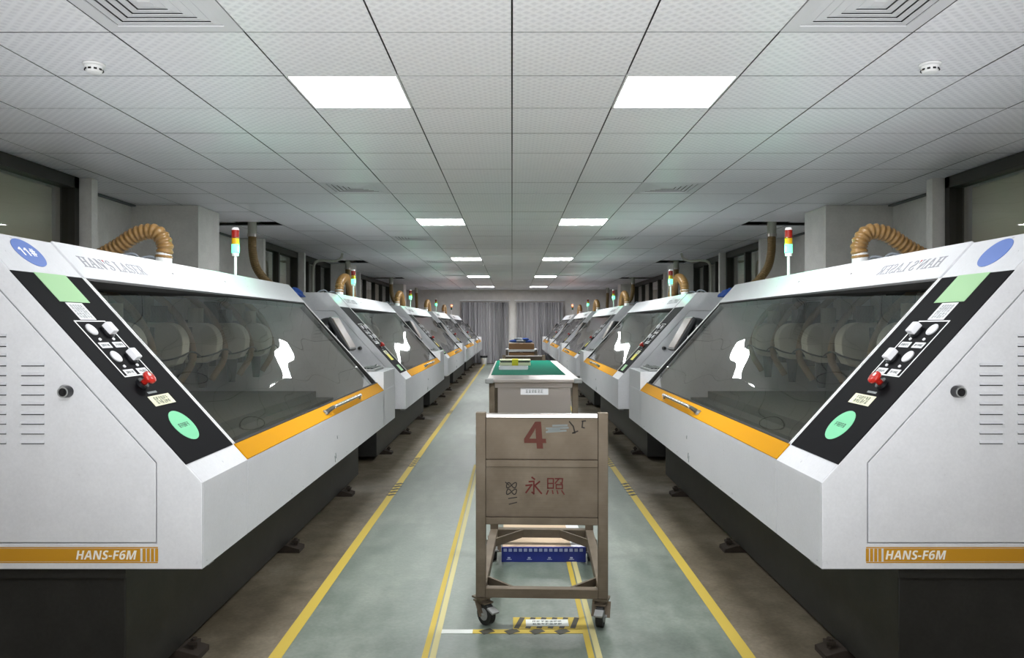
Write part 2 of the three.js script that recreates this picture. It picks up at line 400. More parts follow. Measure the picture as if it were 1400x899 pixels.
// columns, wall stubs and windows along both side walls
let windowNumber = 0;
for (const s of [-1, 1]) {
  const mx = (x0, x1, ...r) => (s < 0 ? bx(x0, x1, ...r) : bx(-x1, -x0, ...r));
  [[8.33, 'behind the ribbed hose of the first machine'], [16.2, 'between the second and third dust pipe'], [24.1, 'by the last two machines']].forEach(([d, w]) =>
    st('column', mx(-WX, -3.42, 0, CEIL - 0.004, d, d + 0.6), M.wall, `square white column ${w}, ${sideWord(s)}-lettering side`, 'column'));
  [[6.8, 'ending the long window'], [11.5, 'beside the first dust pipe'], [13.75, 'between two windows'], [18.8, 'beyond the second column']].forEach(([d, w]) =>
    st('wall_stub', mx(-WX, -3.74, 0, CEIL - 0.004, d, d + 0.1), M.wall, `narrow white wall stub ${w}, ${sideWord(s)}-lettering side`, 'wall'));
  const win = (d0, d1, mull, back, label) => {
    const t = thing('window_' + (++windowNumber), V(s * 3.92, 0, -(d0 + d1) / 2), label, 'window', null, 'structure');
    const loc = (x0, x1, y0, y1, a, b) => { const c = (d0 + d1) / 2; return s < 0 ? bx(x0 + 3.92, x1 + 3.92, y0, y1, a - c, b - c) : bx(-x1 - 3.92, -x0 - 3.92, y0, y1, a - c, b - c); };
    const Y0 = 0.9, Y1 = CEIL - 0.005;
    part('frame', [loc(-3.97, -3.84, Y1 - 0.1, Y1, d0, d1), loc(-3.97, -3.84, Y0, Y0 + 0.08, d0, d1), loc(-3.97, -3.84, Y0, Y1, d0, d0 + 0.07), loc(-3.97, -3.84, Y0, Y1, d1 - 0.07, d1)], M.frameDark, t);
    part('sill_wall', loc(-WX, -3.86, 0, Y0 - 0.002, d0, d1), M.wall, t);
    const cuts = [d0, ...mull, d1];
    for (const m of mull) part('mullion', loc(-3.96, -3.85, Y0 + 0.08, Y1 - 0.1, m - 0.035, m + 0.035), M.frameDark, t);
    for (let k = 0; k + 1 < cuts.length; k++) {
      const a = cuts[k] + (k ? 0.035 : 0.07), b = cuts[k + 1] - (k + 2 < cuts.length ? 0.035 : 0.07);
      part('pane', loc(-3.904, -3.898, Y0 + 0.08, Y1 - 0.1, a, b), M.clearGlass, t);
      part('blind', loc(-4.06, -4.04, Y0 + 0.08, Y1 - 0.1, a, b), back, t);
    }
  };
  win(-3.1, 6.78, [0.2, 3.4], M.olive, `long window with olive blind above the nearest machine, ${sideWord(s)}-lettering side`);
  win(11.62, 13.72, [12.65], M.blindBeige, `window with two pale panes beside the first dust pipe, ${sideWord(s)}-lettering side`);
  win(13.87, 16.18, [14.5, 15.4], M.inside, `dark window between a wall stub and a column, ${sideWord(s)}-lettering side`);
  win(18.92, 24.0, [20.2, 21.5, 22.7], M.blindBeige, `row of pale panes between dark mullions by the far machines, ${sideWord(s)}-lettering side`);
}

// ---------------------------------------------------------------- curtains and rods at the end wall
for (const s of [-1, 1]) {
  const x0 = s < 0 ? -1.86 : 0.16, x1 = s < 0 ? -0.14 : 1.88, H = 2.24, n = 170, rows = 14, pos = [], idx = [];
  for (const side of [0, 1]) for (let j = 0; j <= rows; j++) for (let i = 0; i <= n; i++) {
    const u = i / n, y = H * j / rows + 0.02, x = x0 + (x1 - x0) * u, k = 1 + 0.25 * Math.sin(u * 9 + s);
    const f = 0.045 * Math.sin(u * 74 * k + 0.4 * Math.sin(y * 2 + u * 12)) + 0.02 * Math.sin(u * 161 + y);
    pos.push(x + 0.012 * Math.sin(u * 50 + y * 1.3), y, -(END - 0.2) + f + (side ? -0.004 : 0));
  }
  const w = n + 1, half = w * (rows + 1);
  for (const b of [0, 1]) for (let j = 0; j < rows; j++) for (let i = 0; i < n; i++) {
    const a = b * half + j * w + i; b ? idx.push(a, a + w, a + 1, a + 1, a + w, a + w + 1) : idx.push(a, a + 1, a + w, a + w, a + 1, a + w + 1);
  }
  const g = new THREE.BufferGeometry(); g.setAttribute('position', new THREE.Float32BufferAttribute(pos, 3)); g.setIndex(idx); g.computeVertexNormals();
  one('curtain', g, M.curtain, `grey pleated curtain on the end wall, ${sideWord(s)}-lettering side`, 'curtain', 'grey curtains');
  const t = thing('curtain_rod', V((x0 + x1) / 2, 2.33, -(END - 0.2)), `white curtain rod with rings above the grey curtain, ${sideWord(s)}-lettering side`, 'curtain rod', 'curtain rods');
  part('rod', cyl(V(-0.93, 0, 0), V(0.93, 0, 0), 0.016), M.trimWhite, t);
  for (const q of [-0.85, 0, 0.85]) part('bracket', bar(V(q, 0, 0), V(q, 0, -0.2), 0.02, 0.03), M.trimWhite, t);
  for (let k = 0; k < 14; k++) { const r = new THREE.TorusGeometry(0.028, 0.005, 6, 14); r.rotateY(Math.PI / 2); r.translate(-0.84 + k * 0.13, -0.012, 0); part('ring', r, M.trimWhite, t); }
}

// ---------------------------------------------------------------- drilling machines
// Machine space: x is the real x of the row at the left, y up, z = -u with u the distance from the near end.
const NEAR = 2.67, STEP = 5.13, LEN = 4.4, FX = -1.083;
const EU = V(0, 0, -1), EV = V(-0.672, 0.740, 0), EW = V(0.740, 0.672, 0), S0 = V(-1.141, 0.914, 0);
const SM = new THREE.Matrix4().makeBasis(EU, EV, EW).setPosition(S0);
const onSlope = (g) => g.applyMatrix4(SM);                    // takes x, y, z = along the machine, up the slope, out of it
const sb = (u0, u1, v0, v1, w0, w1, r = 0) => {
  const g = r ? new RoundedBoxGeometry(u1 - u0, v1 - v0, w1 - w0, 2, r) : new THREE.BoxGeometry(u1 - u0, v1 - v0, w1 - w0);
  return onSlope(g.translate((u0 + u1) / 2, (v0 + v1) / 2, (w0 + w1) / 2));
};
const disc = (u, v, r, w0, w1, sx = 1, sy = 1, seg = 32) => { const g = new THREE.CylinderGeometry(r, r, w1 - w0, seg); g.rotateX(Math.PI / 2); g.scale(sx, sy, 1); return onSlope(g.translate(u, v, (w0 + w1) / 2)); };
const TOPV = 1.116;                                           // the slope ends here, at the roof
const sp = (v, w = 0) => [S0.x + EV.x * v + EW.x * w, S0.y + EV.y * v + EW.y * w];
const PROFILE = [[FX, 0.55], [FX, 0.838], sp(-0.085), sp(TOPV), [-3.2, sp(TOPV)[1]], [-3.2, 0.55]];
const ROOF = sp(TOPV)[1];

function ribbed(points, r, mat, name, parent, perMetre = 55, amp = 0.1) {
  const L = new THREE.CatmullRomCurve3(points, false, 'centripetal').getLength(), ribs = Math.round(L * perMetre), seg = ribs * 6;
  return part(name, sweep(points, (t, i) => r * (1 + amp * [0, 0.3, 0.85, 1, 0.85, 0.3][i % 6]), seg, 14), mat, parent);
}
function fakeScript(cols, rows, w, h, seed) {                 // rows of small dense characters, as printed on the stickers
  let q = seed; const r = () => { q = (q * 16807) % 2147483647; return q / 2147483647; };
  const out = [], cw = w / cols, ch = h / rows;
  for (let j = 0; j < rows; j++) for (let i = 0; i < cols; i++) {
    const x = i * cw, y = h - (j + 1) * ch, a = 0.12 * cw, b = 0.85 * cw, y0 = y + 0.12 * ch, y1 = y + 0.85 * ch;
    out.push([[x + a, y1], [x + b, y1]], [[x + a, (y0 + y1) / 2 + (r() - 0.5) * 0.2 * ch], [x + b, (y0 + y1) / 2]], [[x + cw * (0.3 + r() * 0.4), y1], [x + cw * (0.3 + r() * 0.4), y0]]);
    if (r() > 0.4) out.push([[x + a, y0], [x + b, y0]]);
    if (r() > 0.5) out.push([[x + a, y0], [x + a, y1]]);
  }
  return out;
}

function machine(s, k) {
  const near = NEAR + k * STEP, first = k === 0;
  const words = ['nearest machine of its row, with a blue oval badge', 'second machine after the one with the blue badge', 'third machine after', 'second machine from the curtains', 'machine next to the curtains'];
  const which = [first && s < 0 ? 'with a blue oval badge reading 11#' : 'with a plain blue oval badge', 'next to the badged machine', 'in the middle of its row', 'second from the grey curtains', 'with a red lamp closest to the curtains'][k];
  const root = thing('drilling_machine', V(s * 2.2, 0, -(near + 2.2)), `white drilling machine ${which}, ${sideWord(s)}-lettering row`, 'machine', 'white drilling machines');
  MIRROR = s > 0; ORIGIN = V(-2.2, 0, -2.2);
  const P = (name, geos, mat, parent = root, label) => part(name, geos, mat, parent, label);

  // base and levelling feet
  P('base', [bx(-3.0, -1.40, 0.045, 0.55, 0.1, 4.3, 0.006), bx(-3.05, -1.38, 0.5, 0.549, 0.06, 4.34)], M.base, root, 'dark steel base');
  for (const u of [0.58, 2.1, 3.65]) for (const bk of [0, 1]) {
    const X = bk ? -2.98 : -1.37, o = bk ? -0.06 : 0.06;
    P('leveling_foot', [prism([[X - 0.09, 0], [X + 0.06, 0], [X + 0.06, 0.022], [X - 0.02, 0.045], [X - 0.09, 0.045]], u - 0.06, u + 0.06, 0.003), cyl(V(X + 0.02, 0.02, -u), V(X + 0.02, 0.075, -u), 0.012, 0.012, 8),
      bx(X + 0.0, X + 0.04, 0.05, 0.064, u - 0.02, u + 0.02)], M.rust, root);
  }
  // closed end housing with the control panel
  const door2 = [[-1.245, 0.643], [-1.245, 0.92], [-1.815, 1.549], [-3.1, 1.549], [-3.1, 0.643]];
  const hole = [[-1.241, 0.639], [-1.241, 0.9216], [-1.813, 1.5535], [-3.104, 1.5535], [-3.104, 0.639]];
  P('end_housing', [prism(PROFILE, 0.012, 0.463, 0.002)], M.paint, root);
  P('end_plate', [prism(PROFILE, 0, 0.011, 0.0025, [hole.slice().reverse()])], M.paint, root);
  const sd = sub('side_door', root);
  P('door_sheet', prism(door2, 0.0005, 0.010, 0.002), M.paint, sd);
  const louver = (x0, x1, y) => prism([[-0.003, 0], [0.008, -0.010], [0.008, -0.0115], [-0.003, -0.0115]], 0, x1 - x0, 0).rotateY(-Math.PI / 2).translate(x0, y, 0.0);
  for (let j = 0; j < 12; j++) for (const [x0, x1] of [[-1.716, -1.632], [-1.850, -1.765]]) {
    if (j < 3 && x0 > -1.8) continue;
    P('louver', louver(x0, x1, 1.375 - j * 0.0339), M.paint, sd);
    P('louver_slot', bx(x0 + 0.002, x1 - 0.002, 1.375 - j * 0.0339 - 0.0155, 1.375 - j * 0.0339 - 0.0118, -0.0004, 0.004), M.gapBlack, sd);
  }
  const kn = sub('door_lock', sd), kx = -1.552, ky = 1.170;
  P('lock_body', [cyl(V(kx, ky, 0), V(kx, ky, 0.03), 0.021, 0.019, 28)], M.blackPlastic, kn);
  P('lock_ring', [new THREE.TorusGeometry(0.0165, 0.0025, 8, 28).translate(kx, ky, 0.031)], M.greyPlastic, kn);
  P('key_core', [cyl(V(kx, ky, 0.028), V(kx, ky, 0.035), 0.009, 0.009, 18)], M.blackPlastic, kn);
  // orange stripe with the model name on the end plate
  const se = sub('model_stripe', root);
  P('stripe_band', bx(-3.1, -1.298, 0.577, 0.622, -0.0012, 0.0004), M.stripe, se);
  for (let j = 0; j < 4; j++) P('stripe_bar', bx(-1.290 + j * 0.0145, -1.290 + j * 0.0145 + 0.0105, 0.577, 0.622, -0.0012, 0.0004), M.stripe, se);
  P('stripe_line', [bx(-3.1, -1.237, 0.6235, 0.6275, -0.001, 0.0004), bx(-3.1, -1.237, 0.5715, 0.5755, -0.001, 0.0004)], M.stripe, se);
  { const g = text('HANS-F6M', 0.030, 0.0008); const w = widthOf(g); g.scale(0.206 / w, 1.04, 1);
    g.applyMatrix4(new THREE.Matrix4().makeShear(0, 0, 0.18, 0, 0, 0)); let h = g.index ? g.toNonIndexed() : g; h.userData = {};
    if (s > 0) { h.translate(-0.109, 0, 0); h.scale(-1, 1, 1); flip(h); h.translate(0.109, 0, 0); }
    P('model_name', h.translate(-1.522, 0.584, 0.0013), M.stripeText, se, 'HANS-F6M in white slanted capitals'); }
  // badge
  if (first) {
    P('badge', disc(0.229, 1.03, 0.078, 0.0005, 0.002, 1, 0.92, 48), M.badge, root, 'blue round badge');
    if (s < 0) P('badge_number', [onSlope(text('11#', 0.042, 0.0006).translate(0.176, 1.012, 0.002))], M.trimWhite, root);
  }
  // control panel
  const cp = sub('control_panel', root);
  P('panel_plate', sb(0.003, 0.450, 0.0, 0.918, 0.0, 0.003), M.panelBlack, cp);
  P('panel_edge', [sb(0.4505, 0.4555, -0.0, 0.918, 0, 0.005)], M.trimWhite, cp);
  const line = (u0, v0, u1, v1, w) => onSlope(bar(V(u0, v0, 0.0036), V(u1, v1, 0.0036), w, 0.0012, V(0, 0, 1)));
  P('switch_frame', [line(0.113, 0.403, 0.113, 0.677, 0.005), line(0.321, 0.403, 0.321, 0.677, 0.005), line(0.111, 0.403, 0.323, 0.403, 0.005), line(0.111, 0.677, 0.323, 0.677, 0.005)], M.trimWhite, cp);
  for (const v of [0.631, 0.496]) {
    const lamp = P('push_button', disc(0.167, v, 0.026, 0.003, 0.008), M.greyPlastic, cp);
    P('button_cap', [disc(0.167, v, 0.021, 0.008, 0.0115), onSlope(new THREE.TorusGeometry(0.024, 0.003, 6, 24).translate(0.167, v, 0.008))], M.paper, lamp);
    const sw = P('rotary_switch', disc(0.270, v - 0.012, 0.027, 0.003, 0.010), M.blackPlastic, cp);
    P('switch_handle', [sb(0.250, 0.290, v - 0.03, v + 0.018, 0.010, 0.034, 0.004)], M.paper, sw);
    for (const u of [0.173, 0.270]) {
      P('nameplate', sb(u - 0.036, u + 0.036, v - 0.089, v - 0.062, 0.003, 0.0042), M.paper, cp);
      P('plate_print', strokes(scaled(fakeScript(5, 1, 1, 1, 17 + Math.round(u * 100)), 0.056, 0.012, u - 0.028, v - 0.082), 0.0012).map((g) => onSlope(g.translate(0, 0, 0.0042))), M.ink, cp);
      P('indicator_lamp', disc(u - 0.005, v - 0.047, 0.006, 0.003, 0.0075, 1, 1, 16), M.paper, cp);
    }
  }
  const es = sub('emergency_stop', cp);
  P('stop_collar', disc(0.172, 0.357, 0.024, 0.003, 0.016), M.blackPlastic, es);
  P('stop_button', [onSlope(new THREE.LatheGeometry([[0, 0.016], [0.012, 0.016], [0.013, 0.034], [0.025, 0.037], [0.027, 0.044], [0.025, 0.052], [0.015, 0.057], [0, 0.058]].map(([x, y]) => new THREE.Vector2(x, y)), 28).rotateX(Math.PI / 2).translate(0.172, 0.357, 0))], M.redPlastic, es);
  P('notice', sb(0.140, 0.306, 0.253, 0.300, 0.003, 0.0042), M.cream, cp);
  P('notice_print', strokes(scaled(fakeScript(6, 2, 1, 1, 99), 0.11, 0.036, 0.168, 0.258), 0.0016).map((g) => onSlope(g.translate(0, 0, 0.0043))), M.ink, cp);
  P('notice_label', sb(0.165, 0.235, 0.312, 0.321, 0.003, 0.0038), M.inkGrey, cp);
  if (first) {
    P('round_sticker', disc(0.213, 0.148, 0.078, 0.003, 0.0042, 1, 0.9, 44), M.greenSticker, cp, 'round green sticker');
    P('sticker_print', strokes(scaled(fakeScript(5, 1, 1, 1, 71), 0.086, 0.022, 0.172, 0.138), 0.0016).map((g) => onSlope(g.translate(0, 0, 0.0043))), M.ink, cp);
    P('green_sheet', sb(0.134, 0.334, 0.774, 0.919, 0.0034, 0.0048), M.greenPaper, cp, 'pale green sheet of paper');
    P('white_slip', sb(0.162, 0.270, 0.684, 0.770, 0.0032, 0.0044), M.paper, cp);
    P('slip_print', strokes(scaled(fakeScript(5, 5, 1, 1, 41), 0.088, 0.07, 0.171, 0.691), 0.0012).map((g) => onSlope(g.translate(0, 0, 0.0044))), M.inkGrey, cp);
  } else {
    P('yellow_sticker', sb(0.15, 0.30, 0.17, 0.25, 0.003, 0.0046), M.yellowSticker, cp, 'yellow sticker');
    P('green_sheet', sb(0.16, 0.31, 0.02, 0.10, 0.003, 0.0044), M.greenPaper, cp, 'pale green slip');
  }
  // front skirt, body shell
  P('front_skirt', [prism([[FX, 0.55], [FX, 0.838], sp(-0.085), [FX - 0.25, 0.82], [FX - 0.25, 0.55]], 0.466, LEN, 0.002)], M.paint, root);
  P('body_shell', [bx(-3.2, sp(TOPV)[0], ROOF - 0.02, ROOF - 0.001, 0.464, 3.8), bx(-3.2, -3.18, 0.55, ROOF - 0.02, 0.464, 3.8), prism(PROFILE.map(([x, y]) => [x, y - 0.0015]), 3.782, 3.80, 0.001), bx(-3.2, FX - 0.26, 0.552, 0.6, 0.464, 3.78)], M.paint, root);
  P('scuff_mark', [[2.02, 0.62, 2.03, 0.585], [2.0, 0.605, 2.012, 0.565], [2.06, 0.72, 2.065, 0.70]].map(([a, b, c, e]) => bar(V(FX, b, -a), V(FX, e, -c), 0.001, 0.006, V(1, 0, 0))), M.inkGrey, root);
  P('corner_bracket', bx(FX - 0.075, FX - 0.03, 0.522, 0.5495, 0.13, 0.185), M.greyPlastic, root);
  // sliding door: white band, tinted pane, yellow sill, handle
  const dr = sub('front_door', root), U0 = 0.467, U1 = 3.80;
  P('door_band', [sb(U0, U1, 0.918, TOPV + 0.006, -0.016, 0.006, 0.003)], M.paint, dr);
  { const L = text("HAN'S LASER", 0.062, 0.001, fontSerif), w = widthOf(L); L.scale(0.56 / w, 1, 1);
    P('maker_name', [onSlope(L.translate(0.555, 0.987, 0.006))], M.letters, dr, "HAN'S LASER in pale grey capitals");
    P('name_dot', disc(0.758, 1.043, 0.006, 0.0066, 0.0075, 1, 1, 12), M.redDot, dr); }
  for (const u of [1.45, 2.2]) P('rivet', disc(u, 1.03, 0.006, 0.006, 0.0075, 1, 1, 10), M.gapBlack, dr);
  P('door_frame', [sb(U0 + 0.006, U1 - 0.02, 0.905, 0.918, -0.05, 0.002), sb(U0 + 0.006, U0 + 0.022, 0, 0.918, -0.05, 0.002), sb(U1 - 0.03, U1 - 0.012, 0, 0.918, -0.05, 0.002), sb(U0 + 0.006, U1 - 0.02, 0.0, 0.012, -0.05, 0.002)], M.gapBlack, dr);
  P('door_edge', sb(U0, U0 + 0.005, 0, 0.918, -0.012, 0.005), M.trimWhite, dr);
  P('door_edge', sb(U1 - 0.010, U1 - 0.002, 0, 0.918, -0.012, 0.004), M.trimWhite, dr);
  P('door_edge', sb(U1 - 0.032, U1 - 0.028, 0.01, 0.9, 0.002, 0.0035), M.trimWhite, dr);
  { const nu = 90, nv = 60, a0 = U0 + 0.02, a1 = U1 - 0.028, b0 = 0.010, b1 = 0.907, pos = [], idx = [];
    for (let j = 0; j <= nv; j++) for (let i = 0; i <= nu; i++) {
      const u = a0 + (a1 - a0) * i / nu, v = b0 + (b1 - b0) * j / nv;
      const p = V(u, v, -0.006 + paneBow(u, v, first)).applyMatrix4(SM); pos.push(p.x, p.y, p.z);
    }
    const w = nu + 1; for (let j = 0; j < nv; j++) for (let i = 0; i < nu; i++) { const a = j * w + i; idx.push(a, a + 1, a + w, a + w, a + 1, a + w + 1); }
    const g = new THREE.BufferGeometry(); g.setAttribute('position', new THREE.Float32BufferAttribute(pos, 3)); g.setIndex(idx); g.computeVertexNormals();
    P('tinted_pane', g, M.glass, dr, 'smoke-tinted glossy pane'); }
  P('yellow_sill', [sb(U0, U1 - 0.004, -0.083, 0.0, -0.02, 0.003, 0.002)], M.yellow, dr, 'yellow sill strip');
  P('sill_edge', [sb(U0, U1 - 0.004, 0.0, 0.006, 0.0, 0.0045), sb(U0 + 0.002, U1 - 0.004, -0.0875, -0.0835, -0.02, -0.004)], M.gapBlack, dr);
  const hd = sub('handle', dr);
  P('handle_bar', [onSlope(cyl(V(2.0, -0.045, 0.034), V(2.78, -0.045, 0.034), 0.012, 0.012, 16))], M.chrome, hd);
  for (const u of [1.92, 2.82]) P('handle_post', [onSlope(cyl(V(u < 2 ? 1.97 : 2.8, -0.045, 0.034), V(u < 2 ? 1.88 : 2.87, -0.045, 0.004), 0.013, 0.015, 14)), sb((u < 2 ? 1.87 : 2.86) - 0.03, (u < 2 ? 1.87 : 2.86) + 0.03, -0.062, -0.028, 0.003, 0.008)], M.chrome, hd);
  // what can be seen through the pane
  P('work_bed', [bx(-2.9, -1.5, 0.60, 0.80, 0.5, 3.75), bx(-2.7, -1.62, 0.80, 0.86, 0.6, 3.65)], M.inside, root);
  P('inner_wall', [bx(-3.17, -3.15, 0.61, ROOF - 0.03, 0.47, 3.77), bx(-3.15, -2.0, ROOF - 0.035, ROOF - 0.022, 0.47, 3.77)], M.insideDark, root);
  P('gantry_beam', [bx(-2.75, -2.35, 1.12, 1.50, 0.5, 3.75, 0.01), bx(-2.35, -2.32, 1.42, 1.46, 0.5, 3.75), bx(-2.35, -2.32, 1.18, 1.22, 0.5, 3.75)], M.inside, root);
  for (let j = 0; j < 6; j++) {
    const u = 0.85 + j * 0.54, sg = sub('spindle', root);
    const pr = [[-2.20, 1.15], [-2.20, 1.42], [-2.13, 1.42]];
    for (let a = 0; a <= 10; a++) { const q = Math.PI / 2 * (1 - a / 10); pr.push([-2.10 + 0.12 * Math.cos(q), 1.29 + 0.13 * Math.sin(q)]); }
    pr.push([-1.985, 1.23], [-2.02, 1.17], [-2.08, 1.15]);
    P('spindle_cover', prism(pr, u, u + 0.1, 0.006), M.spindle, sg);
    P('spindle_nose', [cyl(V(-2.1, 1.15, -u - 0.05), V(-2.1, 0.98, -u - 0.05), 0.042, 0.026, 16), bx(-2.175, -2.15, 1.17, 1.39, u - 0.012, u + 0.0), bx(-2.33, -2.2, 1.1, 1.44, u + 0.005, u + 0.095)], M.blackPlastic, sg);
    P('spindle_top', [cyl(V(-2.16, 1.42, -u - 0.08), V(-2.16, 1.52, -u - 0.08), 0.05, 0.05, 14), bx(-2.3, -2.22, 1.42, 1.58, u + 0.02, u + 0.14)], j % 2 ? M.spindle : M.blackPlastic, sg);
    P('air_line', [sweep([V(-2.28, 1.24, -u + 0.02), V(-2.12, 1.19, -u + 0.03), V(-2.0, 1.21, -u + 0.01), V(-1.965, 1.24, -u - 0.08), V(-2.0, 1.2, -u - 0.3), V(-2.25, 1.25, -u - 0.5)], 0.006, 24, 6)], M.blackRubber, sg);
    P('suction_hose', [sweep([V(-2.1, 1.02, -u - 0.2), V(-2.02, 1.2, -u - 0.24), V(-2.1, 1.45, -u - 0.22), V(-2.28, 1.66, -u - 0.1)], 0.024, 24, 8)], M.hoseDull, sg);
  }
  // operator console at the far end
  P('console', [bx(-1.958, FX - 0.003, 0.70, 1.01, 3.803, LEN, 0.004), bx(-3.2, -1.96, 0.551, 1.66, 3.803, LEN - 0.01, 0.004)], M.paint, root, 'white console shelf and cabinet');
  // exhaust collar and hose on the roof
  const hx = -2.3, hu = 2.38, ex = sub('exhaust', root);
  P('collar', [cyl(V(hx, ROOF - 0.01, -hu), V(hx, ROOF + 0.14, -hu), 0.052, 0.05, 20), bx(hx - 0.1, hx + 0.1, ROOF - 0.005, ROOF + 0.012, hu - 0.1, hu + 0.1)], M.trimWhite, ex);
  if (first) ribbed([V(hx, ROOF + 0.1, -hu), V(hx + 0.005, ROOF + 0.2, -hu), V(hx - 0.05, ROOF + 0.275, -hu), V(hx - 0.16, ROOF + 0.27, -hu), V(hx - 0.32, ROOF + 0.18, -hu - 0.02), V(hx - 0.5, ROOF + 0.09, -hu - 0.05), V(hx - 0.7, ROOF - 0.01, -hu - 0.1)], 0.046, M.hose, 'exhaust_hose', ex, 30, 0.2);
  else ribbed([V(hx, ROOF + 0.1, -hu), V(hx, ROOF + 0.2, -hu - 0.02), V(hx, ROOF + 0.29, -hu - 0.18), V(hx, ROOF + 0.32, -hu - 0.4), V(hx, ROOF + 0.24, -hu - 0.66), V(hx, ROOF + 0.1, -hu - 0.8), V(hx, ROOF - 0.01, -hu - 0.86)], 0.05, M.hose, 'exhaust_hose', ex, 30, 0.2);
  for (const [o, r] of [[0.12, 0.11], [0.24, 0.13]]) P('cable_loop', sweep([V(hx - o - 0.09, ROOF - 0.005, -hu + 0.05), V(hx - o - 0.03, ROOF + r * 0.8, -hu + 0.05), V(hx - o + 0.06, ROOF + r, -hu + 0.03), V(hx - o + 0.12, ROOF + 0.02, -hu), V(hx - o + 0.13, ROOF - 0.005, -hu)], 0.009, 20, 8), M.cableGrey, ex);
  // signal tower
  const tu = [2.65, 1.47, 1.54, 1.3, 1.1][k], tx = -1.925, red = k === 4, tw = sub('signal_tower', root);
  P('tower_pole', [cyl(V(tx, ROOF - 0.005, -tu), V(tx, ROOF + 0.155, -tu), 0.010, 0.010, 12), cyl(V(tx, ROOF - 0.002, -tu), V(tx, ROOF + 0.008, -tu), 0.025, 0.025, 16), cyl(V(tx, ROOF + 0.145, -tu), V(tx, ROOF + 0.165, -tu), 0.022, 0.024, 18)], M.trimWhite, tw);
  const lens = (y0, y1) => { const pr = [[0, y0], [0.026, y0]]; for (let a = 1; a < 8; a++) pr.push([a % 2 ? 0.0265 : 0.025, y0 + (y1 - y0) * a / 8]); pr.push([0.026, y1], [0, y1]); return new THREE.LatheGeometry(pr.map(([x, y]) => new THREE.Vector2(x, y)), 20).translate(tx, ROOF, -tu); };
  P('green_lens', lens(0.165, 0.225), red ? M.lensGreenOff : M.lensGreenOn, tw);
  P('amber_lens', lens(0.226, 0.268), M.lensYellow, tw);
  P('red_lens', lens(0.269, 0.325), red ? M.lensRedOn : M.lensRed, tw);
  P('tower_cap', [cyl(V(tx, ROOF + 0.325, -tu), V(tx, ROOF + 0.342, -tu), 0.026, 0.02, 18)], M.trimWhite, tw);
  MIRROR = false; ORIGIN = null;
  const pl = new THREE.PointLight(red ? new THREE.Color(1, 0.18, 0.08) : new THREE.Color(0.12, 1, 0.5), 0.05);
  pl.name = 'tower_glow'; pl.castShadow = true; pl.position.set(s * (-(tx) + 0.04) - s * 2.2 - s * 0.08, ROOF + (red ? 0.3 : 0.195), -(tu - 2.2) + 0.0);
  pl.position.x = (s < 0 ? tx + 2.2 : -(tx + 2.2)) - s * 0.045; tw.add(pl);
  return root;
}
function paneBow(u, v, first) {                               // the acrylic sheet is not flat: a few millimetres of sag and twist
  const [A, lam, v0, uc, Bq, C, A2, l2, th, ph, D, A3, l3, t3, p3, o] = first ? [-0.00142, 0.30869, 0.50314, 2.93401, 0.00162, 0.01556, -0.002, 1.76939, 0.49977, 3.60309, -0.00516, -0.00095, 0.55544, 0.4759, 3.24686, -0.004]
    : [0.00224, 0.31325, 0.16186, 1.64359, -0.00566, 0.00723, 0.00191, 1.32654, 2.4042, 3.25599, 0.00129, 0, 1, 0, 0, -0.006];
  if (first) u = 3.05 - Math.log1p(Math.exp((3.05 - u) * 12)) / 12;          // bow levelled off towards the far end to drop a stray reflection
  const wave = (a, l, t, p) => a * Math.sin(2 * Math.PI * (u * Math.cos(t) + v * Math.sin(t)) / l + p);
  return (u - uc) * A * Math.sin(2 * Math.PI * (v - v0) / lam) + Bq * v * v + C * (u - 2.1) * v + wave(A2, l2, th, ph) + wave(A3, l3, t3, p3) + D * (u - 2.1) ** 2 + o;
}
for (const s of [-1, 1]) for (let k = 0; k < 5; k++) machine(s, k);

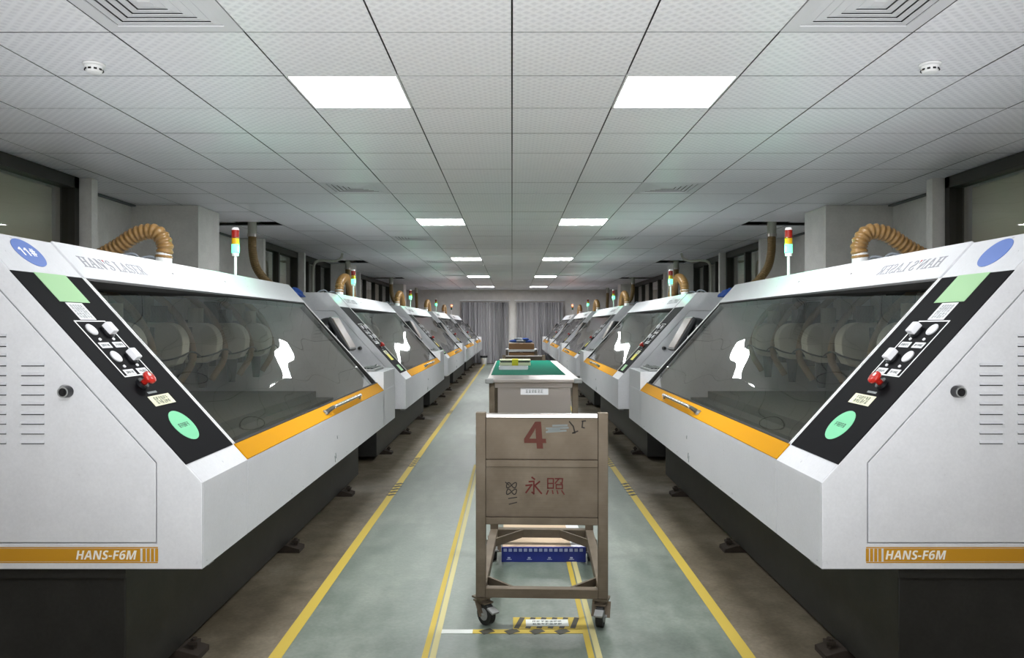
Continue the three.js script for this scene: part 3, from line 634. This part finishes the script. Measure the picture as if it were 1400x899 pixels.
// things standing on each machine: monitor, keyboard, mouse
for (const s of [-1, 1]) for (let k = 0; k < 5; k++) {
  const near = NEAR + k * STEP, at = ['the badged machine', 'the machine next to the badged one', 'the middle machine', 'the second machine from the curtains', 'the machine by the curtains'][k];
  const root = thing('monitor', V(s * 1.56, 1.01, -(near + 4.15)), `black backed monitor on the console of ${at}, ${sideWord(s)}-lettering row`, 'monitor', 'console monitors');
  MIRROR = s > 0;
  const q = new THREE.Matrix4().makeRotationZ(0.53);
  const T = (g) => g.applyMatrix4(q).translate(0.15, 0.19, 0);
  part('housing', [T(bx(-0.05, -0.006, -0.01, 0.33, -0.15, 0.13, 0.012)), T(new THREE.SphereGeometry(1, 24, 16).scale(0.12, 0.1, 0.11).translate(-0.13, 0.27, 0))], M.blackPlastic, root);
  part('screen', T(bx(-0.008, -0.001, 0.01, 0.31, -0.135, 0.115, 0.003)), M.screen, root);
  part('stand', [bx(-0.08, 0.16, 0, 0.02, -0.1, 0.1, 0.004), bar(V(0.02, 0.01, 0), V(0.02, 0.3, 0), 0.06, 0.03, V(1, 0, 0))], M.blackPlastic, root);
  const kb = thing('keyboard', V(s * 1.24, 1.01, -(near + 4.05)), `grey keyboard lying on the console of ${at}, ${sideWord(s)}-lettering row`, 'keyboard', 'console keyboards');
  part('case', bx(-0.075, 0.075, 0, 0.022, -0.22, 0.22, 0.006), M.greyPlastic, kb);
  for (let r = 0; r < 4; r++) part('key_row', bx(-0.058 + r * 0.03, -0.036 + r * 0.03, 0.02, 0.03, -0.2, 0.2, 0.003), M.blackPlastic, kb);
  const ms = thing('mouse', V(s * 1.24, 1.01, -(near + 4.33)), `black mouse beside the keyboard of ${at}, ${sideWord(s)}-lettering row`, 'mouse', 'console mice');
  part('shell', new THREE.SphereGeometry(1, 18, 10, 0, Math.PI * 2, 0, Math.PI / 2).scale(0.03, 0.035, 0.055), M.blackPlastic, ms);
  part('wheel', cyl(V(-0.004, 0.03, -0.03), V(0.004, 0.03, -0.03), 0.008), M.greyPlastic, ms);
  MIRROR = false;
}
// blue cloth on the cabinet of the nearest machines
for (const s of [-1, 1]) {
  const g = new THREE.SphereGeometry(1, 28, 18), p = g.attributes.position;
  for (let i = 0; i < p.count; i++) {
    const x = p.getX(i), y = p.getY(i), z = p.getZ(i), f = 1 + 0.16 * Math.sin(7 * x + 3 * z) * Math.sin(5 * z - 4 * y) + 0.1 * Math.sin(13 * z + 9 * x);
    p.setXYZ(i, x * 0.11 * f, Math.max(0, y * 0.075 * f), z * 0.13 * f);
  }
  g.computeVertexNormals(); g.translate(s * 2.0, 1.66, -6.92);
  one('cloth', g, M.blueCloth, `crumpled blue cloth on the cabinet of the badged machine, ${sideWord(s)}-lettering row`, 'cloth', 'blue cloths');
}

// ---------------------------------------------------------------- dust pipes from the ceiling and a conduit
for (const s of [-1, 1]) [[9.8, 'first'], [15.5, 'second'], [21.05, 'third'], [26.6, 'fourth']].forEach(([d, w], i) => {
  const t = thing('dust_pipe', V(s * 3.33, 1.2, -d), `brown hose hanging from a ceiling pipe, ${w} after the badged machine, ${sideWord(s)}-lettering side`, 'hose', 'dust hoses from the ceiling');
  MIRROR = s > 0;
  part('ceiling_pipe', [cyl(V(0, 1.35, 0), V(0, 1.85, 0), 0.056, 0.056, 20)], M.pipeGrey, t);
  part('clamp', [cyl(V(0, 1.34, 0), V(0, 1.375, 0), 0.062, 0.062, 20)], M.steelBright, t);
  const run = i % 2 ? [V(0, 1.36, 0), V(0.01, 1.0, 0), V(0.04, 0.7, 0), V(0.12, 0.66, 0), V(0.17, 0.61, 0), V(0.175, 0.55, 0)] : [V(0, 1.36, 0), V(0.005, 1.15, 0), V(0.05, 0.95, 0.0), V(0.17, 0.78, 0.0), V(0.26, 0.70, 0.0), V(0.29, 0.62, 0), V(0.292, 0.55, 0)];
  ribbed(run, 0.05, M.hoseDull, 'hose', t, 40, 0.08);
  MIRROR = false;
});
for (const s of [-1, 1]) {
  const g = sweep([V(s * 3.5, 0.0, -13.45), V(s * 3.5, 1.5, -13.45), V(s * 3.49, 2.45, -13.45), V(s * 3.46, 2.53, -13.5), V(s * 3.36, 2.56, -13.6), V(s * 3.2, 2.56, -13.75), V(s * 3.1, 2.62, -13.85), V(s * 3.08, 2.71, -13.88)], 0.022, 50, 10);
  one('conduit', g, M.pipeGrey, `thin pale bent conduit standing by the dark window, ${sideWord(s)}-lettering side`, 'pipe', 'bent conduits');
}

// ---------------------------------------------------------------- floor tapes
const TAPE = 0.0016;
for (const s of [-1, 1]) {
  const t = thing('floor_line', V(s * 1.0, 0, -12), `long yellow floor line with hatched pieces in front of the ${sideWord(s)}-lettering row`, 'floor tape', 'yellow aisle lines');
  part('tape', [bx(-0.028, 0.028, 0.0004, TAPE, -17, 16)], M.tapeYellow, t);
  for (const [a, b] of [[6.3, 6.75], [7.6, 8.05], [12.2, 12.6]]) for (let d = a; d < b; d += 0.11)
    part('black_stripe', bar(V(-0.026, TAPE + 0.0004, -(d - 12)), V(0.026, TAPE + 0.0004, -(d - 12 + 0.05)), 0.045, 0.0008), M.tapeBlack, t);
}
for (const s of [-1, 1]) {
  const t = thing('parking_line', V(s * 0.352, 0, -5), `paired yellow tape line marking the cart bay on the ${sideWord(s)}-lettering side`, 'floor tape', 'cart bay lines');
  part('tape', [bx(-0.030, -0.004, 0.0004, TAPE, -3.0, 2.7)], M.tapeYellow, t);
  part('tape', [bx(0.004, 0.030, 0.0004, TAPE, -3.0, 2.7)], M.tapePale, t);
}
{
  const t = thing('cross_tape', V(0, 0, -3.5), 'short tape across the cart bay, white turning to black and yellow hatching', 'floor tape');
  part('white_tape', bx(-0.322, -0.18, 0.0004, TAPE, -0.022, 0.022), M.tapeWhite, t);
  part('yellow_tape', bx(-0.18, 0.322, 0.0004, TAPE, -0.022, 0.022), M.tapeYellow, t);
  for (let x = -0.14; x < 0.29; x += 0.115) part('black_stripe', bar(V(x, TAPE + 0.0004, 0.016), V(x + 0.05, TAPE + 0.0004, -0.016), 0.045, 0.0008), M.tapeBlack, t);
}
{
  const t = thing('floor_sign', V(0.165, 0, -3.58), 'small white floor notice framed in black and yellow hatching', 'sign');
  part('border', [bx(-0.16, 0.16, 0.0022, 0.0032, -0.055, 0.085)], M.tapeYellow, t);
  for (let k = 0; k < 6; k++) part('black_stripe', bar(V(-0.145 + k * 0.052, 0.0036, 0.05), V(-0.115 + k * 0.052, 0.0036, -0.08), 0.024, 0.0008, V(0, 1, 0)), M.tapeBlack, t);
  part('plate', new RoundedBoxGeometry(0.2, 0.0012, 0.08, 2, 0.0005).translate(0, 0.0048, -0.012), M.tapeWhite, t);
  const rot = (g) => g.rotateX(-Math.PI / 2);
  part('sign_print', [strokes(scaled(fakeScript(7, 1, 1, 1, 5), 0.14, 0.022, -0.07, 0.016), 0.0022), strokes(scaled(fakeScript(7, 1, 1, 1, 8), 0.14, 0.022, -0.07, -0.014), 0.0022)].flat().map((g) => rot(g).translate(0, 0.0056, 0)), M.ink, t);
}

// ---------------------------------------------------------------- carts
function caster(name, x, d, turn, parent, h = 0.13) {
  const c = sub(name, parent); c.position.set(x, 0, -d); c.rotation.y = turn;
  part('wheel', [cyl(V(-0.016, 0.05, 0.03), V(0.016, 0.05, 0.03), 0.05, 0.05, 28)], M.blackRubber, c);
  part('hub', [cyl(V(-0.019, 0.05, 0.03), V(0.019, 0.05, 0.03), 0.028, 0.028, 20), cyl(V(-0.03, 0.05, 0.03), V(0.03, 0.05, 0.03), 0.007, 0.007, 10)], M.greyPlastic, c);
  part('fork', [bar(V(-0.024, 0.045, 0.032), V(-0.024, h - 0.02, 0.0), 0.003, 0.04, V(1, 0, 0)), bar(V(0.024, 0.045, 0.032), V(0.024, h - 0.02, 0.0), 0.003, 0.04, V(1, 0, 0)), bx(-0.027, 0.027, h - 0.03, h - 0.024, -0.05, 0.035),
    cyl(V(0, h - 0.026, 0), V(0, h - 0.012, 0), 0.028, 0.028, 18), bx(-0.035, 0.035, h - 0.012, h - 0.004, -0.035, 0.035)], M.steel, c);
  part('brake_pedal', [bar(V(0, 0.085, 0.06), V(0, 0.07, 0.1), 0.04, 0.008)], M.greyPlastic, c);
  return c;
}
const B = (a, b, w = 0.045) => bar(a, b, w, w);
function cart(x0, x1, d0, depth, label, full) {
  const cx = (x0 + x1) / 2, w = (x1 - x0) / 2, t = thing('steel_cart', V(cx, 0, -d0), label, 'cart', 'stainless steel carts');
  const T = 0.046, top = 0.993, Y0 = 0.126, Y1 = 0.176;
  for (const s of [-1, 1]) {
    part('post', bx(s * w - (s > 0 ? T : 0), s * w + (s > 0 ? 0 : T), Y0, top, 0, T, 0.003), M.steel, t);
    part('post', bx(s * w - (s > 0 ? T : 0), s * w + (s > 0 ? 0 : T), Y0, 0.62, depth - T, depth, 0.003), M.steel, t);
    part('side_rail', bx(s * w - (s > 0 ? T : 0), s * w + (s > 0 ? 0 : T), Y0, Y1, T, depth - T, 0.003), M.steel, t);
    part('side_rail', bar(V(s * (w - T / 2), top - 0.03, -T), V(s * (w - T / 2), 0.6, -(depth - T / 2)), 0.03, 0.03), M.steel, t);
    part('corner_brace', bar(V(s * (w - 0.012), (Y0 + Y1) / 2, -0.21), V(s * (w - 0.17), (Y0 + Y1) / 2, -0.035), 0.012, 0.04), M.steel, t);
    part('corner_brace', bar(V(s * (w - 0.012), (Y0 + Y1) / 2, -(depth - 0.28)), V(s * (w - 0.2), (Y0 + Y1) / 2, -(depth - 0.035)), 0.012, 0.045), M.steel, t);
  }
  part('top_rail', bx(-w + T, w - T, top - 0.026, top - 0.006, 0.002, T - 0.004, 0.005), M.steelBright, t);
  part('middle_rail', bx(-w + T, w - T, 0.738, 0.772, 0.006, T - 0.006, 0.003), M.steel, t);
  part('lower_rail', bx(-w + T, w - T, 0.468, 0.502, 0.006, T - 0.006, 0.003), M.steel, t);
  part('bottom_rail', bx(-w + T, w - T, Y0, Y1 - 0.006, 0.002, T - 0.002, 0.003), M.steel, t);
  part('bottom_rail', bx(-w + T, w - T, Y0, Y1, depth - T, depth, 0.003), M.steel, t);
  part('panel', bx(-w + T, w - T, 0.772, top - 0.026, 0.030, 0.034), M.steel, t);
  part('panel', bx(-w + T, w - T, 0.502, 0.738, 0.026, 0.030), M.steel, t);
  for (const s of [-1, 1]) { caster('caster', s * (w - 0.028), 0.03, s < 0 ? 0.75 : -0.25, t); caster('caster', s * (w - 0.02), depth - 0.04, 0.1, t); }
  if (full) {
    const P0 = (px, py, d) => [(px - 700) * d / FOCAL - cx, EYE - (py - HORIZON) * d / FOCAL];
    const four = text('4', 0.128, 0.0008); four.scale(1.1, 1.0, 1); four.applyMatrix4(new THREE.Matrix4().makeShear(0, 0, -0.08, 0, 0, 0));
    const [fx, fy] = P0(717, 613, d0 + 0.03); part('painted_number', four.translate(fx, fy, -0.0298), M.fourRed, t, 'brown red painted figure 4');
    const put = (list, px, py, sx, sy, wd, mat, name, d = 0.026) => { const [x, y] = P0(px, py, d0 + d); part(name, strokes(scaled(list, sx, sy, x, y), wd).map((g) => g.translate(0, 0, -d + 0.0002)), mat, t); };
    put([[[0.42, 0.98], [0.56, 0.88]], [[0.26, 0.74], [0.52, 0.76]], [[0.52, 0.76], [0.52, 0.06]], [[0.52, 0.06], [0.42, 0.14]], [[0.08, 0.52], [0.4, 0.56], [0.08, 0.12]], [[0.84, 0.74], [0.58, 0.52]], [[0.54, 0.56], [0.95, 0.08]]], 717, 676, 0.083, 0.083, 0.0075, M.inkRed, 'painted_character');
    put([[[0.1, 0.92], [0.4, 0.92], [0.4, 0.38], [0.1, 0.38], [0.1, 0.92]], [[0.1, 0.65], [0.4, 0.65]], [[0.5, 0.92], [0.9, 0.92], [0.86, 0.66], [0.78, 0.68]], [[0.7, 0.92], [0.5, 0.66]], [[0.55, 0.58], [0.88, 0.58], [0.88, 0.36], [0.55, 0.36], [0.55, 0.58]], [[0.12, 0.24], [0.04, 0.04]], [[0.35, 0.24], [0.38, 0.08]], [[0.6, 0.24], [0.64, 0.08]], [[0.85, 0.24], [0.97, 0.04]]], 746, 676, 0.088, 0.083, 0.006, M.inkRed, 'painted_character');
    const eight = (o) => { const a = []; for (let k = 0; k <= 20; k++) { const q = k / 20 * Math.PI * 2; a.push([0.5 + 0.42 * Math.sin(q) + 0.05 * Math.sin(2 * q), o + 0.11 * Math.sin(2 * q)]); } return a; };
    put([eight(0.78), eight(0.52), [[0.25, 0.25], [0.95, 0.30]], [[0.3, 0.02], [0.95, 0.1]], [[-0.02, 0.9], [0.3, 0.78]]], 691, 690, 0.055, 0.118, 0.0045, M.inkBlack, 'marker_scribble');
    put([[[0.0, 0.0], [0.35, -0.4], [0.5, -1.0], [0.3, -1.02], [0.75, -0.85]], [[1.15, 0.05], [1.45, 0.08]], [[1.2, 0.0], [1.15, -0.5], [1.35, -0.55]]], 778, 576, 0.052, 0.052, 0.006, M.inkBlack, 'marker_scribble', 0.03);
    put([[[0, 0.5], [1, 0.6]], [[0, 0.15], [0.9, 0.3]], [[0.3, 0.8], [0.95, 0.85]], [[0.1, 0.35], [0.6, 0.42]]], 747, 592, 0.1, 0.045, 0.009, M.inkGrey, 'smear', 0.03);
  }
  return t;
}
cart(-0.170, 0.448, 3.57, 1.07, 'steel cart with a painted figure 4 and red characters on its front panel', true).rotation.y = -0.038;
cart(-0.135, 0.462, 10.6, 1.07, 'plain steel cart standing behind the green topped table', false);

// flat carton with a blue front, on the floor behind the cart
{
  const t = thing('flat_carton', V(0.188, 0, -4.53), 'flat carton with a printed blue front lying on the floor under the steel cart', 'carton');
  part('board_stack', bx(-0.245, 0.245, 0, 0.082, 0.012, 0.78, 0.004), M.carton, t);
  part('wrapper', bx(0.165, 0.247, 0.001, 0.0835, 0.013, 0.79, 0.003), M.paper, t);
  part('blue_front', bx(-0.25, 0.25, 0.0, 0.088, 0, 0.012, 0.002), M.blue, t, 'blue front face');
  for (let k = 0; k < 16; k++) part('print_square', bx(-0.238 + k * 0.030, -0.238 + k * 0.030 + 0.020, 0.062, 0.080, -0.0008, 0.0002), M.bluePrint, t);
  for (const x of [-0.22, -0.1, 0.02, 0.15]) part('print_mark', [bx(x, x + 0.03, 0.014, 0.018, -0.0008, 0.0002), bx(x + 0.006, x + 0.022, 0.02, 0.03, -0.0008, 0.0002)], M.bluePrint, t);
}
// long steel table with a green mat
{
  const x0 = -0.21, x1 = 0.575, d0 = 6.42, d1 = 9.85, c = (x0 + x1) / 2;
  const t = thing('work_table', V(c, 0, -d0), 'long stainless steel table with a green mat and a white label', 'table');
  const w = (x1 - x0) / 2, D = d1 - d0, H = 0.95;
  part('table_top', bx(-w, w, H - 0.03, H, 0, D, 0.006), M.steelBright, t);
  part('green_mat', bx(-w + 0.02, w - 0.085, H, H + 0.004, 0.56, D - 0.02, 0.001), M.mat, t, 'green mat');
  part('front_panel', bx(-w + 0.09, w - 0.08, 0.40, H - 0.05, 0.062, 0.066), M.steelBright, t);
  for (const s of [-1, 1]) {
    part('leg', bx(s * (w - 0.04) - 0.024, s * (w - 0.04) + 0.024, 0.0, H - 0.03, 0.04, 0.088, 0.003), M.steel, t);
    part('leg', bx(s * (w - 0.04) - 0.024, s * (w - 0.04) + 0.024, 0.0, H - 0.03, D - 0.1, D - 0.052, 0.003), M.steel, t);
    part('leg', bx(s * (w - 0.04) - 0.024, s * (w - 0.04) + 0.024, 0.0, H - 0.03, D / 2 - 0.024, D / 2 + 0.024, 0.003), M.steel, t);
    part('lower_rail', bx(s * (w - 0.04) - 0.018, s * (w - 0.04) + 0.018, 0.30, 0.34, 0.088, D - 0.1, 0.003), M.steel, t);
    part('corner_cap', bx(s * (w - 0.02) - 0.035, s * (w - 0.02) + 0.035, H - 0.034, H + 0.004, -0.012, 0.09, 0.008), M.greyPlastic, t);
  }
  part('front_rail', [bx(-w + 0.064, w - 0.064, H - 0.075, H - 0.032, 0.044, 0.084, 0.003), bx(-w + 0.064, w - 0.064, 0.36, 0.40, 0.044, 0.084, 0.003)], M.steelBright, t);
  part('label_card', bx(-0.11, 0.125, H - 0.135, H - 0.075, 0.058, 0.0618), M.paper, t, 'white label card');
  part('label_print', strokes(scaled(fakeScript(6, 1, 1, 1, 23), 0.15, 0.03, -0.068, H - 0.12), 0.003).map((g) => g.translate(0, 0, -0.0578)), M.ink, t);
}
// packs lying on the green mat
{
  const a = thing('board_pack', V(0.03, 0.954, -8.65), 'yellow and black strapped pack lying on the green mat', 'pack');
  part('boards', bx(-0.17, 0.18, 0, 0.035, -0.1, 0.1, 0.004), M.cream, a);
  part('cover', bx(-0.16, 0.17, 0.035, 0.05, -0.09, 0.09, 0.004), M.blackPlastic, a);
  part('top_board', bx(-0.17, 0.18, 0.05, 0.066, -0.09, 0.11, 0.004), M.cream, a);
  part('strap', bx(-0.03, 0.04, -0.001, 0.068, -0.105, 0.112, 0.002), M.yellowSticker, a);
  const b = thing('parts_tray', V(0.01, 0.954, -7.85), 'low white tray in front of the strapped pack on the green mat', 'tray');
  part('tray_floor', bx(-0.14, 0.15, 0, 0.006, -0.1, 0.1), M.paper, b);
  for (const s of [-1, 1]) { part('tray_side', bx(s * 0.145 - 0.004 + 0.005, s * 0.145 + 0.004 + 0.005, 0.006, 0.03, -0.1, 0.1), M.paper, b); part('tray_side', bx(-0.14, 0.15, 0.006, 0.03, s * 0.096 - 0.004, s * 0.096 + 0.004), M.paper, b); }
  part('contents', bx(-0.12, 0.13, 0.006, 0.022, -0.08, 0.08, 0.003), M.blackPlastic, b);
}
// far rack with a brown carton and a pile on top
{
  const t = thing('small_rack', V(0.175, 0, -14.0), 'low white rack beyond the plain steel cart, carrying brown cartons', 'rack');
  for (const sx of [-1, 1]) for (const d of [0.02, 0.58]) part('leg', bx(sx * 0.27 - 0.02, sx * 0.27 + 0.02, 0, 0.96, d - 0.02, d + 0.02), M.steel, t);
  part('shelf', bx(-0.295, 0.295, 0.93, 0.965, 0, 0.6, 0.003), M.trimWhite, t);
  part('shelf', bx(-0.285, 0.285, 0.62, 0.65, 0, 0.6, 0.003), M.trimWhite, t);
  const lid = (nm, y, h, l) => { const c = thing(nm, V(0.175, y, -14.25), l, 'carton'); part('body', bx(-0.235, 0.235, 0, h, -0.2, 0.22, 0.004), M.cartonDark, c); part('flap', [bx(-0.235, -0.004, h, h + 0.004, -0.2, 0.2), bx(0.004, 0.235, h, h + 0.004, -0.2, 0.2)], M.cartonDark, c); part('packing_tape', bx(-0.03, 0.03, h + 0.004, h + 0.005, -0.201, 0.201), M.carton, c); return c; };
  lid('brown_carton', 0.965, 0.1, 'brown carton on top of the low white rack');
  lid('brown_carton', 0.65, 0.25, 'brown carton on the lower shelf of the white rack');
  const pts = [[-0.13, 0.02, 0.1], [0, 0.02, 0.13], [0.12, 0.015, 0.1], [-0.05, 0.06, 0.09], [0.07, 0.055, 0.09]];
  const pile = thing('film_bag_pile', V(0.175, 1.07, -14.2), 'pile of grey blue film bags on the top carton of the rack', 'bags');
  pts.forEach(([x, y, r], i) => { const g = new THREE.SphereGeometry(r, 16, 10).scale(1, 0.28, 0.8).rotateY(i * 1.1).translate(x, y + 0.024, 0); part('bag', g, i % 2 ? M.cableGrey : M.blueCloth, pile); });
}
// unseen lamp behind the viewer, placed to light the near ceiling boards and machine ends
{
  const t = thing('unseen_uplight', V(0, 0, 1.2), 'unseen lamp on three legs behind the viewer, placed to light the near ceiling', 'lamp');
  for (let k = 0; k < 3; k++) { const a = k * Math.PI * 2 / 3 + 0.4; part('leg', cyl(V(Math.cos(a) * 0.26, 0.01, Math.sin(a) * 0.26), V(0, 0.2, 0), 0.012), M.blackPlastic, t); }
  part('post', cyl(V(0, 0.18, 0), V(0, 0.40, 0), 0.018), M.blackPlastic, t);
  const head = sub('unseen_lamp_head', t); head.position.set(0, 0.46, 0); head.rotation.x = -52 * Math.PI / 180;   // tipped forward, its beam meets the boards ahead of the camera
  part('lamp_drum', new THREE.LatheGeometry([[0, -0.06], [0.09, -0.06], [0.13, 0.0], [0.135, 0.095], [0.125, 0.095], [0.12, 0.01], [0.08, -0.04], [0, -0.04]].map(([x, y]) => new THREE.Vector2(x, y)), 32), M.blackPlastic, head);
  part('lamp_glass', new THREE.CylinderGeometry(0.118, 0.118, 0.006, 32).translate(0, 0.078, 0), M.unseenUplightGlass, head);
  const l = new THREE.SpotLight(PANEL_COLOR, UNSEEN_UPLIGHT, 0, 46 * Math.PI / 180, 1, 2);
  l.name = 'unseen_uplight_beam'; l.position.set(0, 0.105, 0); l.target.position.set(0, 2, 0); l.castShadow = true; l.shadow.radius = 5; head.add(l); head.add(l.target); l.target.name = 'beam_aim';
}
// bins by the end wall
for (const s of [-1, 1]) {
  const t = thing('waste_bin', V(s * 1.02, 0, -27.85), `small white bin with black bag standing by the curtain, ${sideWord(s)}-lettering side`, 'bin', 'bins by the curtains');
  part('tub', new THREE.LatheGeometry([[0, 0], [0.1, 0], [0.125, 0.3], [0.13, 0.3], [0.13, 0.31], [0.118, 0.31], [0.095, 0.01], [0, 0.01]].map(([x, y]) => new THREE.Vector2(x, y)), 24), M.trimWhite, t);
  part('bag', [new THREE.LatheGeometry([[0.119, 0.25], [0.126, 0.312], [0.133, 0.313], [0.136, 0.24]].map(([x, y]) => new THREE.Vector2(x, y)), 24)], M.blackRubber, t);
}
renderer.render(scene, camera);
